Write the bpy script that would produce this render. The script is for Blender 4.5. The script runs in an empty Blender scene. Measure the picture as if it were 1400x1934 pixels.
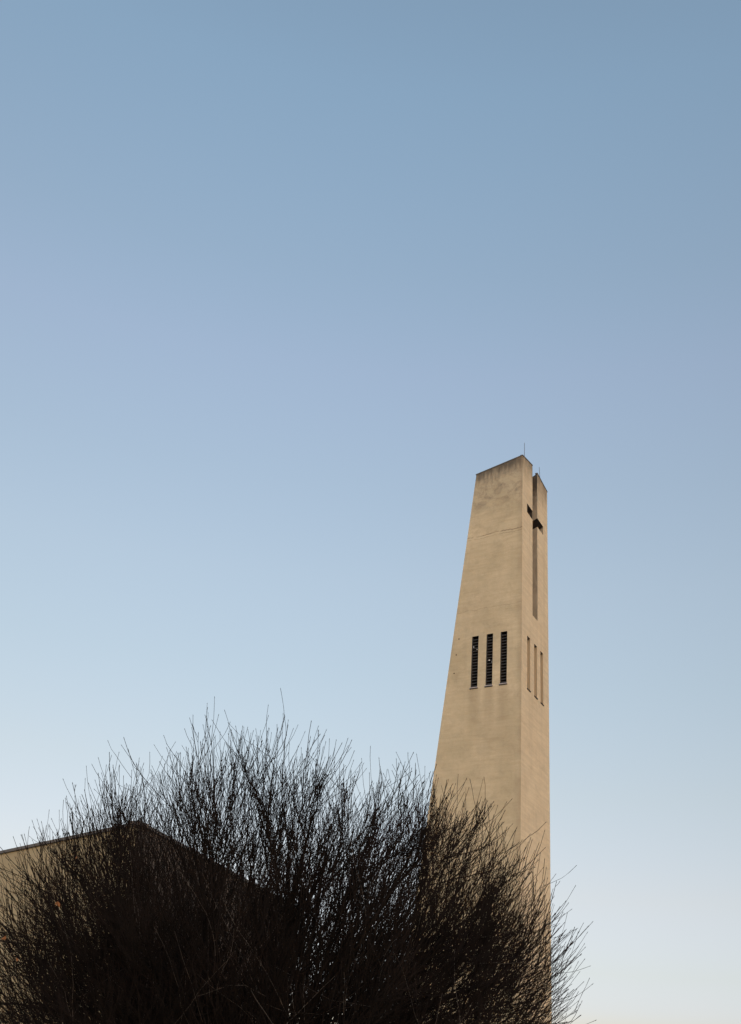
import bpy, math, random
import numpy as np
from mathutils import Matrix, Vector

random.seed(7)
rng = np.random.default_rng(452)
scn = bpy.context.scene
COL = scn.collection

# ------------------------------------------------------------------ camera
PITCH, ROLL = math.radians(29.7), math.radians(5.15)
F = Vector((0, math.cos(PITCH), math.sin(PITCH)))
R0 = Vector((1, 0, 0))
U0 = R0.cross(F)
U = math.cos(ROLL) * U0 - math.sin(ROLL) * R0
Rv = F.cross(U)
cam = bpy.data.objects.new('camera', bpy.data.cameras.new('camera'))
COL.objects.link(cam)
scn.camera = cam
cam.data.sensor_fit = 'VERTICAL'
cam.data.sensor_height = 36
cam.data.lens = 36
cam.data.clip_start = 0.05
cam.data.clip_end = 8000
cam.matrix_world = Matrix(((Rv.x, U.x, -F.x, 0), (Rv.y, U.y, -F.y, 0),
                           (Rv.z, U.z, -F.z, 1.6), (0, 0, 0, 1)))

# ------------------------------------------------------------------ sky, sun, exposure
SUN_EL, SUN_ROT = math.radians(4.0), math.radians(169)      # low sun behind the photographer, to the right
world = bpy.data.worlds.new('World')
scn.world = world
world.use_nodes = True
wt = world.node_tree
bg = wt.nodes['Background']
sky = wt.nodes.new('ShaderNodeTexSky')
sky.sky_type = 'NISHITA'
sky.sun_disc = False
sky.sun_elevation = SUN_EL
sky.sun_rotation = SUN_ROT
# one smooth filter by elevation over the whole dome: the hazy evening air near the horizon
tc = wt.nodes.new('ShaderNodeTexCoord')
sx = wt.nodes.new('ShaderNodeSeparateXYZ')
ramp = wt.nodes.new('ShaderNodeValToRGB')
mul = wt.nodes.new('ShaderNodeMix')
mul.data_type = 'RGBA'; mul.blend_type = 'MULTIPLY'; mul.inputs[0].default_value = 1.0
wt.links.new(tc.outputs['Generated'], sx.inputs[0])
wt.links.new(sx.outputs['Z'], ramp.inputs[0])
wt.links.new(sky.outputs[0], mul.inputs[6])
wt.links.new(ramp.outputs[0], mul.inputs[7])
wt.links.new(mul.outputs[2], bg.inputs[0])
SKY_RAMP = [(0.0, (.41, .44, 1.0)), (0.08, (.44, .455, .86)), (0.11, (.475, .455, .69)), (0.17, (.575, .49, .60)),
            (0.255, (.65, .55, .59)), (0.35, (.73, .63, .645)), (0.435, (.82, .705, .71)), (0.52, (.87, .76, .77)),
            (0.61, (.95, .83, .86)), (0.68, (.95, .88, .90)), (0.79, (.99, .985, 1.02))]
els = ramp.color_ramp.elements
for i, (p, c) in enumerate(SKY_RAMP):
    e = els[i] if i < 2 else els.new(p)
    e.position = p
    e.color = (*c, 1)
bg.inputs[1].default_value = 0.12

sun = bpy.data.objects.new('sun', bpy.data.lights.new('sun', 'SUN'))
COL.objects.link(sun)
sun.data.energy = 0.36
sun.data.angle = math.radians(25)
sun.data.color = (1.0, 0.88, 0.74)
az = SUN_ROT
sd = Vector((math.sin(az) * math.cos(SUN_EL), math.cos(az) * math.cos(SUN_EL), math.sin(SUN_EL + math.radians(6))))
sun.rotation_euler = sd.to_track_quat('Z', 'Y').to_euler()

scn.view_settings.view_transform = 'Standard'
scn.view_settings.look = 'None'
scn.view_settings.gamma = 1
scn.view_settings.use_curve_mapping = False
scn.view_settings.exposure = 2.1
scn.cycles.max_bounces = 6

# ------------------------------------------------------------------ helpers
def tag(o, label=None, cat=None, group=None, kind=None):
    for k, v in (('label', label), ('category', cat), ('group', group), ('kind', kind)):
        if v: o[k] = v
    return o

def empty(name, loc=(0, 0, 0), rz=0):
    o = bpy.data.objects.new(name, None)
    COL.objects.link(o)
    o.location = loc
    o.rotation_euler = (0, 0, rz)
    o.empty_display_size = 0.2
    return o

def obj(name, me, mat, parent=None):
    o = bpy.data.objects.new(name, me)
    COL.objects.link(o)
    if parent: o.parent = parent
    if mat and not me.materials:
        for m in (mat if isinstance(mat, (list, tuple)) else [mat]): me.materials.append(m)
    return o

class MB:
    def __init__(s): s.v, s.f = [], []
    def poly(s, pts):
        n = len(s.v); s.v += [tuple(p) for p in pts]; s.f.append(tuple(range(n, n + len(pts))))
    def prism(s, a, b):                      # a, b: matching loops
        k = len(a)
        s.poly(a[::-1]); s.poly(b)
        for i in range(k):
            j = (i + 1) % k
            s.poly((a[i], a[j], b[j], b[i]))
    def box(s, o, ex, ey, ez):
        o, ex, ey, ez = map(Vector, (o, ex, ey, ez))
        a = [o, o + ex, o + ex + ey, o + ey]
        s.prism(a, [p + ez for p in a])
    def mesh(s, name, merge=True):
        me = bpy.data.meshes.new(name)
        me.from_pydata(s.v, [], s.f)
        if merge:
            import bmesh
            bm = bmesh.new(); bm.from_mesh(me)
            bmesh.ops.remove_doubles(bm, verts=bm.verts, dist=1e-4)
            bmesh.ops.recalc_face_normals(bm, faces=bm.faces)
            bm.to_mesh(me); bm.free()
        me.update()
        return me

def mat(name, col, rough=0.85, metal=0.0):
    m = bpy.data.materials.new(name)
    m.use_nodes = True
    b = m.node_tree.nodes['Principled BSDF']
    b.inputs['Base Color'].default_value = (*col, 1)
    b.inputs['Roughness'].default_value = rough
    b.inputs['Metallic'].default_value = metal
    if 'Specular IOR Level' in b.inputs: b.inputs['Specular IOR Level'].default_value = 0.25
    return m

class NT:
    """small node writer"""
    def __init__(s, m):
        s.t = m.node_tree; s.b = s.t.nodes['Principled BSDF']
        s.co = s.n('ShaderNodeTexCoord').outputs['Object']
    def n(s, kind, **kw):
        nd = s.t.nodes.new(kind)
        for k, v in kw.items(): setattr(nd, k, v)
        return nd
    def l(s, a, b): s.t.links.new(a, b)
    def mp(s, scale, rot=(0, 0, 0), loc=(0, 0, 0)):
        m = s.n('ShaderNodeMapping'); s.l(s.co, m.inputs[0])
        m.inputs['Scale'].default_value = scale; m.inputs['Rotation'].default_value = rot
        m.inputs['Location'].default_value = loc
        return m.outputs[0]
    def noise(s, scale, vec=None, detail=4, rough=0.55, dist=0.0):
        nd = s.n('ShaderNodeTexNoise')
        nd.inputs['Scale'].default_value = scale; nd.inputs['Detail'].default_value = detail
        nd.inputs['Roughness'].default_value = rough; nd.inputs['Distortion'].default_value = dist
        s.l(vec if vec is not None else s.co, nd.inputs['Vector'])
        return nd.outputs['Fac']
    def rng(s, v, a, b, c=0.0, d=1.0, smooth=False):
        m = s.n('ShaderNodeMapRange'); m.clamp = True
        if smooth: m.interpolation_type = 'SMOOTHSTEP'
        s.l(v, m.inputs[0])
        for i, x in enumerate((a, b, c, d)): m.inputs[i + 1].default_value = x
        return m.outputs[0]
    def m(s, op, a, b=None):
        nd = s.n('ShaderNodeMath', operation=op)
        for i, x in enumerate((a, b)):
            if x is None: continue
            if isinstance(x, (int, float)): nd.inputs[i].default_value = x
            else: s.l(x, nd.inputs[i])
        return nd.outputs[0]
    def mix(s, fac, a, b, blend='MIX'):
        nd = s.n('ShaderNodeMix', data_type='RGBA', blend_type=blend)
        for i, x in ((0, fac), (6, a), (7, b)):
            if isinstance(x, (int, float)): nd.inputs[i].default_value = x
            elif isinstance(x, tuple): nd.inputs[i].default_value = (*x, 1)
            else: s.l(x, nd.inputs[i])
        return nd.outputs[2]
    def xyz(s):
        nd = s.n('ShaderNodeSeparateXYZ'); s.l(s.co, nd.inputs[0]); return nd.outputs
    def bump(s, h, strength, dist=0.02):
        nd = s.n('ShaderNodeBump'); nd.inputs['Strength'].default_value = strength
        nd.inputs['Distance'].default_value = dist
        s.l(h, nd.inputs['Height']); s.l(nd.outputs[0], s.b.inputs['Normal'])

# ------------------------------------------------------------------ materials
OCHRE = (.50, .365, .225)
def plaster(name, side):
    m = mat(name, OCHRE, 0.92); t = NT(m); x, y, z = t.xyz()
    c = t.mix(t.rng(t.noise(.45, detail=6, rough=.6), .34, .66), (.47, .42, .288) if side == 'wide' else (.645, .54, .375), (.60, .535, .38) if side == 'wide' else (.71, .605, .425))  # narrow face base is lightened to carry the stronger light on it
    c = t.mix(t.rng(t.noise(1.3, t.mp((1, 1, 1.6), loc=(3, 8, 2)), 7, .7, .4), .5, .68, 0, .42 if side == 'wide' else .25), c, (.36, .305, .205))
    # horizontal lift lines and vertical wash marks
    c = t.mix(t.rng(t.noise(1.0, t.mp((.5, .5, 7)), 6, .62, .3), .35, .75, 0, .42), c, (.37, .31, .21))
    c = t.mix(t.rng(t.noise(1.0, t.mp((2.2, 2.2, .16)), 5, .6), .48, .78, 0, .36), c, (.40, .345, .25))
    c = t.mix(t.rng(t.noise(14, detail=3), .45, .8, 0, .22), c, (.36, .28, .19))
    c = t.mix(t.rng(t.noise(5.0, detail=3, rough=.5), .66, .78, 0, .35), c, (.62, .50, .35))
    if side == 'wide':
        # grey weathering near the top, drips below the coping, darker band along the arris
        big = t.noise(.9, detail=6, rough=.65, dist=.6)
        hz = t.m('ADD', z, t.m('MULTIPLY', big, 4.0))
        c = t.mix(t.rng(hz, 29.6, 33.6, 0, .45, True), c, (.30, .275, .22))
        mot = t.m('MULTIPLY', t.rng(t.noise(1.6, detail=7, rough=.72, dist=.5), .46, .66, 0, .95), t.rng(z, 28.2, 30.2, .18, 1, True))
        c = t.mix(mot, c, (.22, .195, .15))
        mot2 = t.m('MULTIPLY', t.rng(t.noise(2.3, t.mp((1, 1, 1), loc=(7, 3, 1)), 6, .7, .5), .55, .7, 0, .5), t.rng(z, 29.5, 30.6, 0, 1, True))
        c = t.mix(mot2, c, (.52, .46, .34))
        drip = t.noise(1.0, t.mp((5, 5, .55)), 5, .7, .4)
        hz2 = t.m('ADD', t.m('ADD', z, t.m('MULTIPLY', x, .10)), t.m('MULTIPLY', drip, 1.8))
        c = t.mix(t.rng(hz2, 31.55, 32.55, 0, .95, True), c, (.10, .09, .075))
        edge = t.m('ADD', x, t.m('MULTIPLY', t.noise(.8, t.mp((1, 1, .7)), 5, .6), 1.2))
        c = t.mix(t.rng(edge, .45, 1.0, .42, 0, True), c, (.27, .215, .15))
        # pour joint cracks
        for zz, wd, st in ((27.42, .05, .75), (27.27, .03, .5), (29.45, .03, .35), (23.2, .04, .3)):
            wav = t.m('ADD', z, t.m('MULTIPLY', t.noise(1.1, t.mp((1, 1, .3)), 4, .7), .45))
            d = t.m('ABSOLUTE', t.m('SUBTRACT', wav, zz + .22))
            ln = t.rng(d, 0, wd, 1, 0, True)
            br = t.rng(t.noise(1.7, t.mp((1, 1, .2), loc=(zz, 0, 0)), 4, .7), .38, .55, 0, st)
            c = t.mix(t.m('MULTIPLY', ln, br), c, (.15, .11, .075))
        # run-off below the louvre sills
        for s0 in (.94, 1.70, 2.50):
            dx = t.m('ABSOLUTE', t.m('SUBTRACT', x, s0))
            run = t.m('MULTIPLY', t.rng(dx, .1, .42, 1, 0, True), t.rng(z, 15.5, 19.0, 0, .34, True))
            run = t.m('MULTIPLY', run, t.rng(z, 19.02, 19.06, 1, 0))
            c = t.mix(run, c, (.27, .215, .14))
    else:
        top = t.m('ADD', z, t.m('MULTIPLY', t.noise(1.4, t.mp((2, 2, .6)), 5, .7), 2.6))
        c = t.mix(t.rng(top, 31.3, 33.6, 0, .85, True), c, (.17, .14, .10))
    t.l(c, t.b.inputs['Base Color'])
    h = t.m('ADD', t.noise(1.0, t.mp((1.2, 1.2, 9)), 5, .6), t.m('MULTIPLY', t.noise(22, detail=4), .7))
    t.bump(h, .35, .03)
    return m

M = {}
M['wide'] = plaster('weathered_ochre_render', 'wide')
M['narrow'] = plaster('lit_ochre_render', 'narrow')
def groove_mat():
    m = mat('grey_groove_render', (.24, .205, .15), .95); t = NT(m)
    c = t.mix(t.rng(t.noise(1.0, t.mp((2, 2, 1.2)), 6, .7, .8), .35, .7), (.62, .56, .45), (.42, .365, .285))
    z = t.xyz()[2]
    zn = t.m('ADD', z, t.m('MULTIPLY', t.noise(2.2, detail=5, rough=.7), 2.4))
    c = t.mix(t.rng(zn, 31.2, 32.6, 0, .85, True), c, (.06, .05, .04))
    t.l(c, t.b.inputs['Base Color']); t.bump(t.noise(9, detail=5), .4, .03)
    return m
M['groove'] = groove_mat()
M['reveal'] = mat('ochre_reveal', (.50, .435, .33), .9)
M['soffit'] = mat('shaded_soffit', (.10, .08, .075), .95)  # soffit shade is put into this dark base colour
M['deep'] = mat('dark_cavity_shade', (.022, .018, .016), 1)  # near-black stands in for shade deep in the groove and louvre openings
M['void'] = mat('dark_interior', (.012, .012, .012), 1)  # black stands in for unlit space behind louvres and in tie holes
M['coping'] = mat('grey_metal_coping', (.12, .115, .11), .6)
M['slat'] = mat('grey_louvre_slat', (.055, .056, .056), .7)
M['sill'] = mat('pale_zinc_sill', (.42, .40, .40), .5, .3)
M['sillshade'] = mat('dark_sill_shade', (.05, .045, .04), .8)  # shadow at the sills is put into this near-black colour
M['rod'] = mat('dark_steel_rod', (.10, .11, .13), .5, .6)
M['white'] = mat('white_scrap', (.8, .8, .8), .8)

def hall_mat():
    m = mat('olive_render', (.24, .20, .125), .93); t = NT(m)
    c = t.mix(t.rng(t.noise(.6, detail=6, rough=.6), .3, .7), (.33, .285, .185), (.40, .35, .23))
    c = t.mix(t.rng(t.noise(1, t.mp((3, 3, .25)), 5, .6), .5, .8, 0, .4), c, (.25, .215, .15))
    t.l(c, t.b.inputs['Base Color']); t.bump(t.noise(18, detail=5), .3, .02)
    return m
M['hall'] = hall_mat()

def bark(name, a, b):
    m = mat(name, a, .8); t = NT(m)
    c = t.mix(t.rng(t.noise(3.0, detail=3), .35, .65), a, b)
    t.l(c, t.b.inputs['Base Color'])
    return m
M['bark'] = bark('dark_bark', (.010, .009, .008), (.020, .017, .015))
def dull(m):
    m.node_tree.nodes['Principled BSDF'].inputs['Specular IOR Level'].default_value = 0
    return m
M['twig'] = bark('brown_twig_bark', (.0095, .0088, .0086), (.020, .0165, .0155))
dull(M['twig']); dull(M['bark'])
M['leaf'] = mat('dry_orange_leaf', (.20, .085, .03), .7)

# ------------------------------------------------------------------ ground
def ground():
    m = mat('asphalt_ground', (.06, .06, .058), .95); t = NT(m)
    c = t.mix(t.rng(t.noise(.05, detail=6), .4, .6), (.11, .105, .095), (.12, .12, .075))
    t.l(c, t.b.inputs['Base Color'])
    b = MB(); n = 64
    b.poly([(3500 * math.cos(2 * math.pi * i / n), 3500 * math.sin(2 * math.pi * i / n), 0) for i in range(n)])
    o = obj('ground', b.mesh('ground', False), m)
    tag(o, kind='structure')
ground()

# ------------------------------------------------------------------ bell tower
def hdir(deg):
    a = math.radians(deg); return Vector((math.sin(a), math.cos(a), 0))
TP = Vector((7.766, 45.34, 0))
ROT = math.radians(90 + 55)             # local +X runs along the wide face (heading -55)
tower = empty('bell_tower', TP, ROT)
tag(tower, 'tall tapering ochre concrete bell tower with cross groove and louvred slots', 'bell tower')
IROT = Matrix.Rotation(-ROT, 3, 'Z')
def L(v): return IROT @ v
A = L(hdir(-55))       # along wide face
B = L(hdir(29))        # along narrow face
RV = L(hdir(-28))      # how the jambs of the narrow face run inward
WV = L(hdir(32))       # how the jambs of the wide face run inward
Z = Vector((0, 0, 1))
def PA(s, z): return A * s + Z * z
def PB(s, z): return B * s + Z * z
def wide_edge(z): return 6.14 - .109 * z
ROOF_A = [(0, 31.75), (2.73, 31.26)]
def roofB(s):
    pts = [(0, 31.75), (1.62, 32.08), (2.41, 32.06), (4.15, 31.85)]
    for (a, za), (b, zb) in zip(pts, pts[1:]):
        if s <= b: return za + (zb - za) * (s - a) / (b - a)
    return 31.85
WZ0, WZ1 = 19.06, 21.77
WIN_A = [(.765, 1.115), (1.53, 1.88), (2.32, 2.68)]
WIN_B = [(.82, 1.26), (1.87, 2.30), (2.83, 3.25)]
SL, SR, ARM_L, ARM_R = 1.62, 2.41, .75, 3.42
CB, CT, SB = 28.68, 29.21, 23.18        # arm bottom/top, slot bottom
WC = 4.15

# wide face with three openings
w = MB()
low = [PA(0, 0), PA(wide_edge(0), 0), PA(wide_edge(WZ0), WZ0)]
for a, b_ in reversed(WIN_A): low += [PA(b_, WZ0), PA(a, WZ0)]
w.poly(low + [PA(0, WZ0)])
cols = [0] + [c for p in WIN_A for c in p]
for i in range(0, 6, 2): w.poly([PA(cols[i], WZ0), PA(cols[i + 1], WZ0), PA(cols[i + 1], WZ1), PA(cols[i], WZ1)])
w.poly([PA(cols[6], WZ0), PA(wide_edge(WZ0), WZ0), PA(wide_edge(WZ1), WZ1), PA(cols[6], WZ1)])
up = [PA(0, WZ1)]
for a, b_ in WIN_A: up += [PA(a, WZ1), PA(b_, WZ1)]
up += [PA(wide_edge(WZ1), WZ1), PA(2.73, 31.26), PA(0, 31.75)]
w.poly(up)
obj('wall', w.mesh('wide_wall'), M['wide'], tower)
# narrow face with three slits and the cross groove
n = MB()
def rb(s0, s1, z0, z1): n.poly([PB(s0, z0), PB(s1, z0), PB(s1, z1), PB(s0, z1)])
cb = [0] + [c for p in WIN_B for c in p] + [WC]
n.poly([PB(0, 0), PB(WC, 0)] + [PB(s, WZ0 - .02) for s in reversed(cb)])
for i in range(0, 8, 2): rb(cb[i], cb[i + 1], WZ0 - .02, WZ1 - .02)
n.poly([PB(s, WZ1 - .02) for s in cb] + [PB(WC, SB), PB(SR, SB), PB(SL, SB), PB(0, SB)])
rb(0, SL, SB, CB); rb(SR, WC, SB, CB); rb(0, ARM_L, CB, CT); rb(ARM_R, WC, CB, CT)
n.poly([PB(0, CT), PB(ARM_L, CT), PB(SL, CT), PB(SL, roofB(SL)), PB(0, roofB(0))])
n.poly([PB(SR, CT), PB(ARM_R, CT), PB(WC, CT), PB(WC, roofB(WC)), PB(SR, roofB(SR))])
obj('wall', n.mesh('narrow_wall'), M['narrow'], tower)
# back and far sides, roof
bk = MB()
Wb, Wt = PA(wide_edge(0), 0), PA(2.73, 31.26)
Cb, Ct = PB(WC, 0), PB(WC, roofB(WC))
Db, Dt = Wb + B * WC, Wt + B * WC + Z * .12
bk.poly([Wb, Db, Dt, Wt]); bk.poly([Cb, Db, Dt, Ct])
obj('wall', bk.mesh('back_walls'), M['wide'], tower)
rf = MB()
GD = .44                                 # groove depth seen in the roof line
gl, gr = PB(SL, roofB(SL)), PB(SR, roofB(SR))
gli, gri = gl + RV * GD, gr + RV * GD
dn = Z * -.03
rf.poly([PA(0, 31.72), gl + dn, gli + dn, Wt + dn])
rf.poly([gli + dn, gri + dn, Dt + dn, Wt + dn])
rf.poly([gri + dn, gr + dn, Ct + dn, Dt + dn])
obj('roof', rf.mesh('tower_roof'), M['coping'], tower)
# coping strips along the visible eaves, slightly proud
def strip(p, q, out, h=.05, t=.04):
    b = MB(); d = (q - p)
    b.box(p + out * t - Z * .02, d, out * (-t - .12), Z * h)
    return b
OA = (A.cross(Z)).normalized()
if OA.dot(B) > 0: OA = -OA
OB = (B.cross(Z)).normalized()
if OB.dot(A) > 0: OB = -OB
for k, (p, q, o_) in enumerate([(PA(-.02, 31.75), PA(2.76, 31.26), OA), (PB(-.02, 31.75), gl, OB), (gr, PB(WC + .02, 31.85), OB)]):
    obj('coping', strip(p, q, o_, .05, .022).mesh('coping'), M['coping'], tower)

# cross groove: jambs, soffits, back
g = MB()
D = .44
def pushed(p): return p + RV * D
def side(b, p, q): b.poly([p, q, pushed(q), pushed(p)])
zt = lambda s: roofB(s) - .03
for s in (SL, SR):
    side(g, PB(s, SB), PB(s, CB)); side(g, PB(s, CT), PB(s, zt(s)))
D2 = 1.1
def side2(b, p, q): b.poly([p, q, q + RV * D2, p + RV * D2])
for s in (ARM_L, ARM_R): side2(g, PB(s, CB), PB(s, CT))
side(g, PB(SL, SB), PB(SR, SB)); side2(g, PB(ARM_L, CB), PB(SL, CB)); side2(g, PB(SR, CB), PB(ARM_R, CB))
me = g.mesh('groove_walls')
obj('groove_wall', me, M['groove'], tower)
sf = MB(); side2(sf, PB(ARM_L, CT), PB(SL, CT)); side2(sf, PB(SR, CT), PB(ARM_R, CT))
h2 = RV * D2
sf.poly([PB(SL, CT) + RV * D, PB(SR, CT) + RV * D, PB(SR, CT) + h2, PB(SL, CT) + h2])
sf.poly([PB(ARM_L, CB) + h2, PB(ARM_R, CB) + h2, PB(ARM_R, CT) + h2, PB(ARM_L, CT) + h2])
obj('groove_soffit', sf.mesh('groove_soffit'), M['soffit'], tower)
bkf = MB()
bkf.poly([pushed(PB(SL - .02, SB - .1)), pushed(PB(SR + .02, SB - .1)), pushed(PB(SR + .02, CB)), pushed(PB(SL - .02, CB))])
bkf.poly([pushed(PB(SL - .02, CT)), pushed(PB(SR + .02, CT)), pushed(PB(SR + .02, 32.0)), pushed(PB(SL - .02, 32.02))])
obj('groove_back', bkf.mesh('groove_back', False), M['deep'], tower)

# slits of the narrow face
for s0, s1 in WIN_B:
    z0, z1 = WZ0 - .02, WZ1 - .02
    b = MB(); dv = RV * ((s1 - s0) * .66)
    def q(s, z): return PB(s, z)
    b.poly([q(s1, z0), q(s1, z1), q(s1, z1) + dv, q(s1, z0) + dv])
    b.poly([q(s0, z0), q(s0, z1), q(s1, z1) + dv, q(s1, z0) + dv])
    win = obj('window', b.mesh('slit_jambs'), M['reveal'], tower)
    so = MB(); so.poly([q(s0, z1), q(s1, z1), q(s1, z1) + dv])
    obj('soffit', so.mesh('slit_soffit'), M['soffit'], win)
    sl = MB(); sl.box(q(s0 - .02, z0 - .045) + OB * .035, B * (s1 - s0 + .04), OB * -.32, Z * .05)
    obj('sill', sl.mesh('slit_sill'), M['sillshade'], win)

# louvred slots of the wide face
slat_me = None
for wi, (s0, s1) in enumerate(WIN_A):
    z0, z1 = WZ0, WZ1
    dv = WV * .17
    b = MB()
    for s in (s0, s1):
        b.poly([PA(s, z0), PA(s, z1), PA(s, z1) + dv * 3, PA(s, z0) + dv * 3])
    b.poly([PA(s0, z1), PA(s1, z1), PA(s1, z1) + dv * 3, PA(s0, z1) + dv * 3])
    win = obj('louvre_window', b.mesh('louvre_reveal'), M['deep'], tower)
    vo = MB(); e = dv * 3
    vo.poly([PA(s0 - .03, z0 - .03) + e, PA(s1 + .03, z0 - .03) + e, PA(s1 + .03, z1 + .03) + e, PA(s0 - .03, z1 + .03) + e])
    obj('dark_backing', vo.mesh('louvre_back'), M['void'], win)
    fr = MB()
    fr.box(PA(s0 + .002, z0 + .05) + dv * .16, A * .02, WV * .05, Z * (z1 - z0 - .06))
    fr.box(PA(s1 - .022, z0 + .05) + dv * .16, A * .02, WV * .05, Z * (z1 - z0 - .06))
    obj('frame', fr.mesh('louvre_frame'), M['slat'], win)
    if slat_me is None:
        # a slat: folded sheet, lip in front, sloping up and inward
        b = MB(); W_ = .305
        p0 = Vector((0, 0, 0))
        prof = [p0, WV * .004 + Z * .030, WV * .09 + Z * .085, WV * .09 + Z * .080, WV * .010 + Z * .026, WV * .006]
        b.prism(prof, [p + A * W_ for p in prof])
        slat_me = b.mesh('louvre_slat'); slat_me.materials.append(M['slat'])
    N = 17
    for k in range(N):
        zz = z0 + .10 + k * (z1 - z0 - .30) / (N - 1)
        o = obj('louvre_slat', slat_me, None, win)
        o.location = PA(s0 + .022, zz) + dv * .12
        o.rotation_euler = (0, 0, 0)
        if random.random() < .3: o.rotation_euler = (0, random.uniform(-.03, .03), 0)
    sl = MB(); sl.box(PA(s0 - .03, z0 + .008) + OA * .05, A * (s1 - s0 + .06), OA * -.26, Z * .042)
    obj('sill', sl.mesh('louvre_sill'), M['sill'], win)
    su = MB(); su.box(PA(s0 - .035, z0 - .03) + OA * .03, A * (s1 - s0 + .07), OA * -.2, Z * .036)
    obj('sill_shadow', su.mesh('sill_shadow'), M['sillshade'], win)  # dark strip added as the shadow under the pale sill
    scraps = {2: [(.27, .55, .028), (.08, .70, .022)], 1: [(.19, 1.37, .036), (.05, 1.48, .018)], 0: []}[wi]
    for ds, dz, r_ in scraps:
        sc = MB(); p = PA(s0 + ds, z1 - dz) + dv * .05
        pts = [p + A * (r_ * math.cos(t_) * (1 + .3 * math.sin(3 * t_))) + Z * (r_ * .7 * math.sin(t_)) for t_ in [i * math.tau / 7 for i in range(7)]]
        sc.prism(pts, [q_ + WV * .03 for q_ in pts])
        obj('pale_scrap', sc.mesh('pale_scrap'), M['white'], win)

# small tie holes in the wide face
for s, z in ((3.42, 21.77), (3.54, 20.94), (3.62, 19.98)):
    b = MB(); c0 = PA(s, z) + OA * .004
    pts = [c0 + A * (.035 * math.cos(t_)) + Z * (.035 * math.sin(t_)) for t_ in [i * math.tau / 8 for i in range(8)]]
    b.prism(pts, [p - OA * .05 for p in pts])
    obj('tie_hole', b.mesh('tie_hole'), M['void'], tower)

def rod(base, h, lean, label):
    b = MB(); segs = 6
    for r0, r1, a, c in ((.028, .028, 0, .12), (.014, .012, .12, h)):
        p0, p1 = base + lean * a + Z * a, base + lean * c + Z * c
        l0 = [p0 + Vector((r0 * math.cos(i), r0 * math.sin(i), 0)) for i in [k * math.tau / segs for k in range(segs)]]
        l1 = [p1 + Vector((r1 * math.cos(i), r1 * math.sin(i), 0)) for i in [k * math.tau / segs for k in range(segs)]]
        b.prism(l0, l1)
    o = obj('lightning_rod', b.mesh('lightning_rod'), M['rod'])
    tag(o, label, 'lightning rod', 'lightning rods on the tower top')
RW = Matrix.Rotation(ROT, 3, 'Z')
rod(TP + RW @ (PB(.46, roofB(.46) - .02) - OB * .06), 1.02, Vector((0, 0, 0)), 'taller thin steel rod on the near peak of the tower beside its corner')
rod(TP + RW @ (PB(3.10, roofB(3.1) - .02) - OB * .06), .92, Vector((-.05, 0, 0)), 'shorter thin steel rod on the tower top right of the cross groove')

# ------------------------------------------------------------------ hall at the left
HP = Vector((-4.536, 23.568, 0))
hall = empty('church_hall', HP, math.radians(90 + 46))
tag(hall, 'low olive rendered hall with dark roof edge behind the bare tree', 'building')
HROT = Matrix.Rotation(-math.radians(90 + 46), 3, 'Z')
HA, HB = HROT @ hdir(-46), HROT @ hdir(24)
def hz(p):
    return p
la, lb = 16.0, 8.6
za = lambda s: 6.48 - .036 * s
zb = lambda s: 6.50 - .045 * s
h = MB()
O0, O1 = Vector((0, 0, 0)), Z * 6.49
h.poly([O0, HA * la, HA * la + Z * za(la), O1])
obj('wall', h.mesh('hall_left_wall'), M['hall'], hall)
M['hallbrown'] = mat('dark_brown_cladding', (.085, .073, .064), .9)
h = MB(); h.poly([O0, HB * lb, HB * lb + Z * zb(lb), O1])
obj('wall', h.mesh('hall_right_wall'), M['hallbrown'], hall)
h = MB()
fa, fb = HA * la, HB * lb
h.poly([fa, fa + fb, fa + fb + Z * 5.6, fa + Z * za(la)]); h.poly([fb, fa + fb, fa + fb + Z * 5.6, fb + Z * zb(lb)])
obj('wall', h.mesh('hall_back_wall'), M['hall'], hall)
h = MB(); h.poly([O1 - Z * .03, fa + Z * (za(la) - .03), fa + fb + Z * 5.57, fb + Z * (zb(lb) - .03)])
obj('roof', h.mesh('hall_roof'), M['coping'], hall)
def hout(d, other):
    o_ = d.cross(Z).normalized()
    return -o_ if o_.dot(other) > 0 else o_
for d, other, ln, zf in ((HA, HB, la, za), (HB, HA, lb, zb)):
    oo = hout(d, other)
    b = MB(); p = d * -.05 + Z * (zf(0) + .0) + oo * .06
    b.box(p, d * (ln + .1) + Z * (zf(ln) - zf(0)), oo * -.3, Z * .07)
    obj('roof_edge', b.mesh('hall_roof_edge'), M['coping'], hall)

# ------------------------------------------------------------------ bare tree
TC = np.array([-.42, 8.4, 1.95])        # crown centre
ROOTZ = 1.35
lump = rng.normal(size=(14, 3)); lump /= np.linalg.norm(lump, axis=1)[:, None]
lamp = rng.uniform(-.05, .05, 14)
PROF = np.array([(-180, 2.5), (-90, 2.2), (-40, 2.3), (0, 2.44), (6, 2.46), (18, 2.50), (29, 2.56), (39, 2.52), (51, 2.44),
                 (64, 2.30), (79, 2.22), (92, 2.30), (101, 2.48), (109, 2.50), (117, 2.48), (126, 2.44), (134, 2.42),
                 (146, 2.42), (152, 2.46), (161, 2.55), (180, 2.5)])
def env(P):
    """>1 outside the crown outline"""
    q = P - TC
    rho = np.hypot(q[..., 0], q[..., 2])
    rp = np.interp(np.degrees(np.arctan2(q[..., 2], q[..., 0])), PROF[:, 0], PROF[:, 1]) * .965
    r = np.sqrt((rho / rp) ** 2 + (q[..., 1] / 2.2) ** 2)
    d = q / np.maximum(np.linalg.norm(q, axis=-1)[..., None], 1e-6)
    k = np.ones_like(r)
    for l_, a_ in zip(lump, lamp): k = k + a_ * np.exp(-((1 - d @ l_) / .07))
    return r / k
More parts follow.
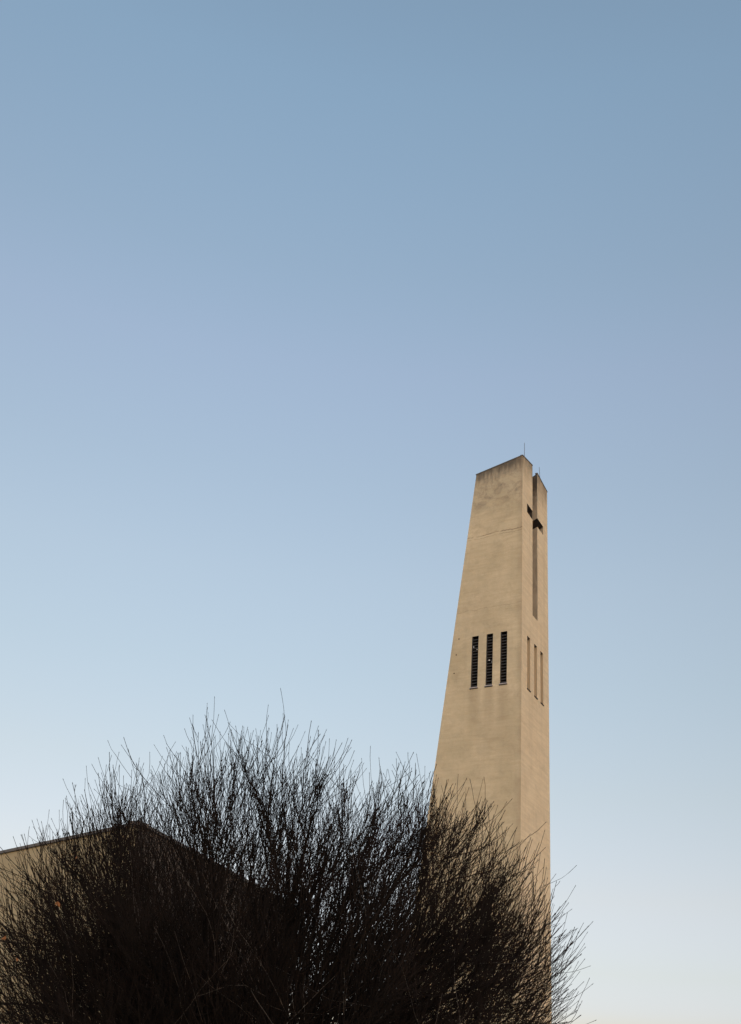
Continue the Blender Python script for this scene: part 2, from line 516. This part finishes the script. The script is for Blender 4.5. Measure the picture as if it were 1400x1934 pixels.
def norm(v): return v / np.maximum(np.linalg.norm(v, axis=-1, keepdims=True), 1e-9)

def walk(p0, d0, length, S, up, outw, jit, seed):
    g_ = np.random.default_rng(seed)
    N_ = len(p0); pts = [p0]; d = d0.copy(); p = p0.copy()
    st = (length / S)[:, None]
    for k in range(S):
        rad = norm((p - TC) * np.array([1, 1, .6]))
        tgt = norm(np.array([0, 0, 1.0]) * 1.0 + rad * outw)
        d = norm(d + tgt * up + g_.normal(size=d.shape) * jit)
        p = p + d * st
        pts.append(p)
    return np.stack(pts, 1)              # N, S+1, 3

def grow(p0, d0, length, S, up, outw, jit, lim, seed):
    a = walk(p0, d0, length, S, up, outw, jit, seed)
    e = env(a)
    out = e > lim[:, None]
    first = np.where(out.any(1), out.argmax(1), S + 1)
    frac = np.clip((first - .3) / S, .12, 1.0)
    frac = np.where(first > S, 1.0, frac)
    return walk(p0, d0, length * frac, S, up, outw, jit, seed), length * frac

def children(par, n, tmin, tmax, ang, seed):
    g_ = np.random.default_rng(seed)
    N_, S1, _ = par.shape
    t = g_.uniform(tmin, tmax, (N_, n)) * (S1 - 1)
    i = np.minimum(t.astype(int), S1 - 2); fr = (t - i)[..., None]
    ar = np.arange(N_)[:, None]
    a, b = par[ar, i], par[ar, i + 1]
    p = a + (b - a) * fr
    tan = norm(b - a)
    r = norm(g_.normal(size=tan.shape)); r = norm(r - (r * tan).sum(-1, keepdims=True) * tan)
    an = np.radians(g_.uniform(ang[0], ang[1], (N_, n)))[..., None]
    d = tan * np.cos(an) + r * np.sin(an)
    return p.reshape(-1, 3), d.reshape(-1, 3), (t / (S1 - 1)).reshape(-1)

def tubes(paths, r0, r1, sides=3, knob=0.0, tip=False, seed=1):
    """verts and faces of all paths; r0, r1 arrays"""
    g_ = np.random.default_rng(seed)
    if tip:                               # a bud: the tip swells a little before it ends
        e = paths[:, -1]; dd = norm(e - paths[:, -2])
        paths = np.concatenate([paths, (e + dd * .006)[:, None], (e + dd * .016)[:, None]], 1)
    N_, S1, _ = paths.shape
    t = np.linspace(0, 1, S1)[None]
    rad = r0[:, None] * (1 - t) + r1[:, None] * t
    if knob: rad = rad * (1 + g_.uniform(-knob, knob, rad.shape))
    if tip:
        rad[:, -2] = r1 * 1.8; rad[:, -1] = r1 * .3
    tan = np.zeros_like(paths)
    tan[:, 1:-1] = paths[:, 2:] - paths[:, :-2]; tan[:, 0] = paths[:, 1] - paths[:, 0]; tan[:, -1] = paths[:, -1] - paths[:, -2]
    tan = norm(tan)
    ref = np.where(np.abs(tan[..., 0:1]) > .8, np.array([0, 1.0, 0]), np.array([1.0, 0, 0]))
    u = norm(np.cross(tan, ref)); v = np.cross(tan, u)
    an = np.arange(sides) * 2 * np.pi / sides
    ring = (u[..., None, :] * np.cos(an)[:, None] + v[..., None, :] * np.sin(an)[:, None]) * rad[..., None, None]
    V = (paths[..., None, :] + ring).reshape(-1, 3)
    base = (np.arange(N_)[:, None, None] * S1 + np.arange(S1 - 1)[None, :, None]) * sides
    k = np.arange(sides)[None, None]
    k2 = (k + 1) % sides
    Fq = np.stack([base + k, base + k2, base + sides + k2, base + sides + k], -1).reshape(-1, 4)
    return V, Fq

def mesh_np(name, VF, smooth=True):
    off = 0; Vs, Fs = [], []
    for V, Fq in VF:
        Vs.append(V); Fs.append(Fq + off); off += len(V)
    V = np.concatenate(Vs); Fq = np.concatenate(Fs)
    me = bpy.data.meshes.new(name)
    me.vertices.add(len(V)); me.vertices.foreach_set('co', V.astype(np.float32).ravel())
    me.loops.add(len(Fq) * 4); me.loops.foreach_set('vertex_index', Fq.astype(np.int32).ravel())
    me.polygons.add(len(Fq)); me.polygons.foreach_set('loop_start', np.arange(0, len(Fq) * 4, 4, dtype=np.int32))
    me.polygons.foreach_set('loop_total', np.full(len(Fq), 4, dtype=np.int32))
    me.update(calc_edges=True)
    if smooth: me.polygons.foreach_set('use_smooth', np.ones(len(Fq), bool))
    return me

TBASE = np.array([TC[0], TC[1], 0.0])
tree = empty('bare_tree', tuple(TBASE))
tag(tree, 'leafless round tree with dense upswept dark twigs filling the lower left', 'tree')
# trunk
tp = np.array([[[0, 0, -.05], [.01, 0, .25], [.0, .01, .7], [0, 0, ROOTZ + .1]]])
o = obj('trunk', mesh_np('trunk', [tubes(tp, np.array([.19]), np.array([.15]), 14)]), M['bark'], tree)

NL = 72
i_ = np.arange(NL)
el = np.arcsin(-.02 + .985 * (i_ + .5) / NL)
azz = i_ * 2.39996 + rng.normal(0, .15, NL)
d1 = np.stack([np.cos(el) * np.cos(azz), np.cos(el) * np.sin(azz), np.sin(el)], -1)
p1 = np.tile(TBASE + np.array([0, 0, ROOTZ]), (NL, 1)) + d1 * np.array([.10, .10, .05])
L1, len1 = grow(p1, d1, np.full(NL, 3.0), 12, .020, .85, .06, rng.uniform(.52, .80, NL), 63)
r1a = rng.uniform(.014, .032, NL)
for k in range(NL):
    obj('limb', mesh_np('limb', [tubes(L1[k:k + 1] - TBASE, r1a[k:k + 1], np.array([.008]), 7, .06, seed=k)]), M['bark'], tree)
n2 = 8
p2, d2, t2 = children(L1, n2, .18, 1.0, (18, 50), 5)
N2 = len(p2)
L2, len2 = grow(p2, d2, rng.uniform(.9, 1.5, N2), 9, .048, .68, .075, rng.uniform(.66, .95, N2), 6)
n3 = 7
p3, d3, t3 = children(L2, n3, .2, 1.0, (14, 46), 7)
N3 = len(p3)
L3, len3 = grow(p3, d3, rng.uniform(.45, 1.0, N3), 7, .105, .36, .08, rng.uniform(.76, 1.02, N3) + np.minimum(rng.exponential(.018, N3), .06), 8)
n4 = 5
p4, d4, t4 = children(L3, n4, .15, 1.0, (18, 45), 9)
N4 = len(p4)
L4, len4 = grow(p4, d4, rng.uniform(.18, .5, N4), 5, .135, .25, .09, rng.uniform(.82, 1.03, N4) + np.minimum(rng.exponential(.022, N4), .06), 10)
# short inner growth that closes the heart of the crown
pc, dc, tcx = children(L1, 7, .04, .50, (20, 75), 31)
NC = len(pc)
LC, lc = grow(pc, dc, rng.uniform(.4, 1.0, NC), 7, .05, .4, .10, rng.uniform(.45, .70, NC), 32)
pd, dd_, tdx = children(LC, 6, .15, 1.0, (15, 55), 33)
ND = len(pd)
LD, ld = grow(pd, dd_, rng.uniform(.3, .7, ND), 6, .09, .3, .10, rng.uniform(.5, .76, ND), 34)
tw = [tubes(LC - TBASE, np.full(NC, .0058), np.full(NC, .0025), 3, .1, False, 5),
      tubes(LD - TBASE, np.full(ND, .0032), np.full(ND, .0018), 3, .1, False, 6),
      tubes(L2 - TBASE, rng.uniform(.004, .0075, N2), np.full(N2, .0020), 4, .12, True, 1),
      tubes(L3 - TBASE, np.full(N3, .0030), np.full(N3, .0017), 3, .15, True, 2),
      tubes(L4 - TBASE, np.full(N4, .0018), np.full(N4, .0013), 3, .2, True, 3)]
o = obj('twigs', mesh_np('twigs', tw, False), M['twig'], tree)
tag(o, kind='stuff')
print('TWIGS', N2, N3, N4, 'faces', len(o.data.polygons))

# shoots crossing the rest; the light they catch is put into their paler colour
NW = 260
idx = rng.integers(0, N2, NW)
pw = L2[idx, rng.integers(2, 8, NW)]
dw = norm(rng.normal(size=(NW, 3)) + np.array([0, -.9, .8]))
LW, lw = grow(pw, dw, rng.uniform(.5, 1.1, NW), 9, .03, .6, .10, rng.uniform(.9, 1.02, NW), 21)
M['shoot'] = bark('lit_shoot_bark', (.045, .038, .033), (.085, .072, .06))
o = obj('lit_shoots', mesh_np('lit_shoots', [tubes(LW - TBASE, rng.uniform(.0014, .0024, NW), np.full(NW, .0010), 4, .1, False, 4)], False), M['shoot'], tree)
tag(o, kind='stuff')

# a few dry leaves still hanging
def leaf_mesh():
    b = MB()
    pts = [(0, 0, 0), (.012, .020, .004), (.014, .038, .0), (.0, .062, -.008), (-.014, .036, .0), (-.012, .018, .004)]
    c = (0, .03, -.006)
    for i in range(6):
        b.poly([pts[i], pts[(i + 1) % 6], c])
    b2 = [(x, y, z - .0012) for x, y, z in pts]
    for i in range(6):
        b.poly([b2[(i + 1) % 6], b2[i], (0, .03, -.0072)])
        b.poly([pts[i], b2[i], b2[(i + 1) % 6], pts[(i + 1) % 6]])
    return b.mesh('leaf')
lm = leaf_mesh(); lm.materials.append(M['leaf'])
tips = np.concatenate([L4[:, -1], L3[:, -1]])
LEAVES = [(-1.73, 6.68, 2.52), (-1.71, 6.68, 2.50), (-1.97, 6.61, 2.34), (-1.95, 6.62, 2.31), (-1.84, 6.65, 2.07),
          (-1.66, 6.70, 2.84), (-1.49, 6.74, 2.03), (-0.82, 6.85, 1.94), (-1.35, 6.77, 2.68), (-1.86, 6.65, 2.56)]
for k, lp in enumerate(LEAVES[:6]):
    j = int(np.argmin(((tips - np.array(lp)) ** 2).sum(1)))
    o = obj('leaf', lm, None, tree)
    o.location = tuple(tips[j] - TBASE)
    sc_ = (.6, .45, .5, .65, .5, .4, .45, .45, .4, .45)[k]
    o.scale = (sc_, sc_, sc_)
    o.rotation_euler = (random.uniform(-2.3, -1.2), random.uniform(-.5, .5), random.uniform(-.6, .6))
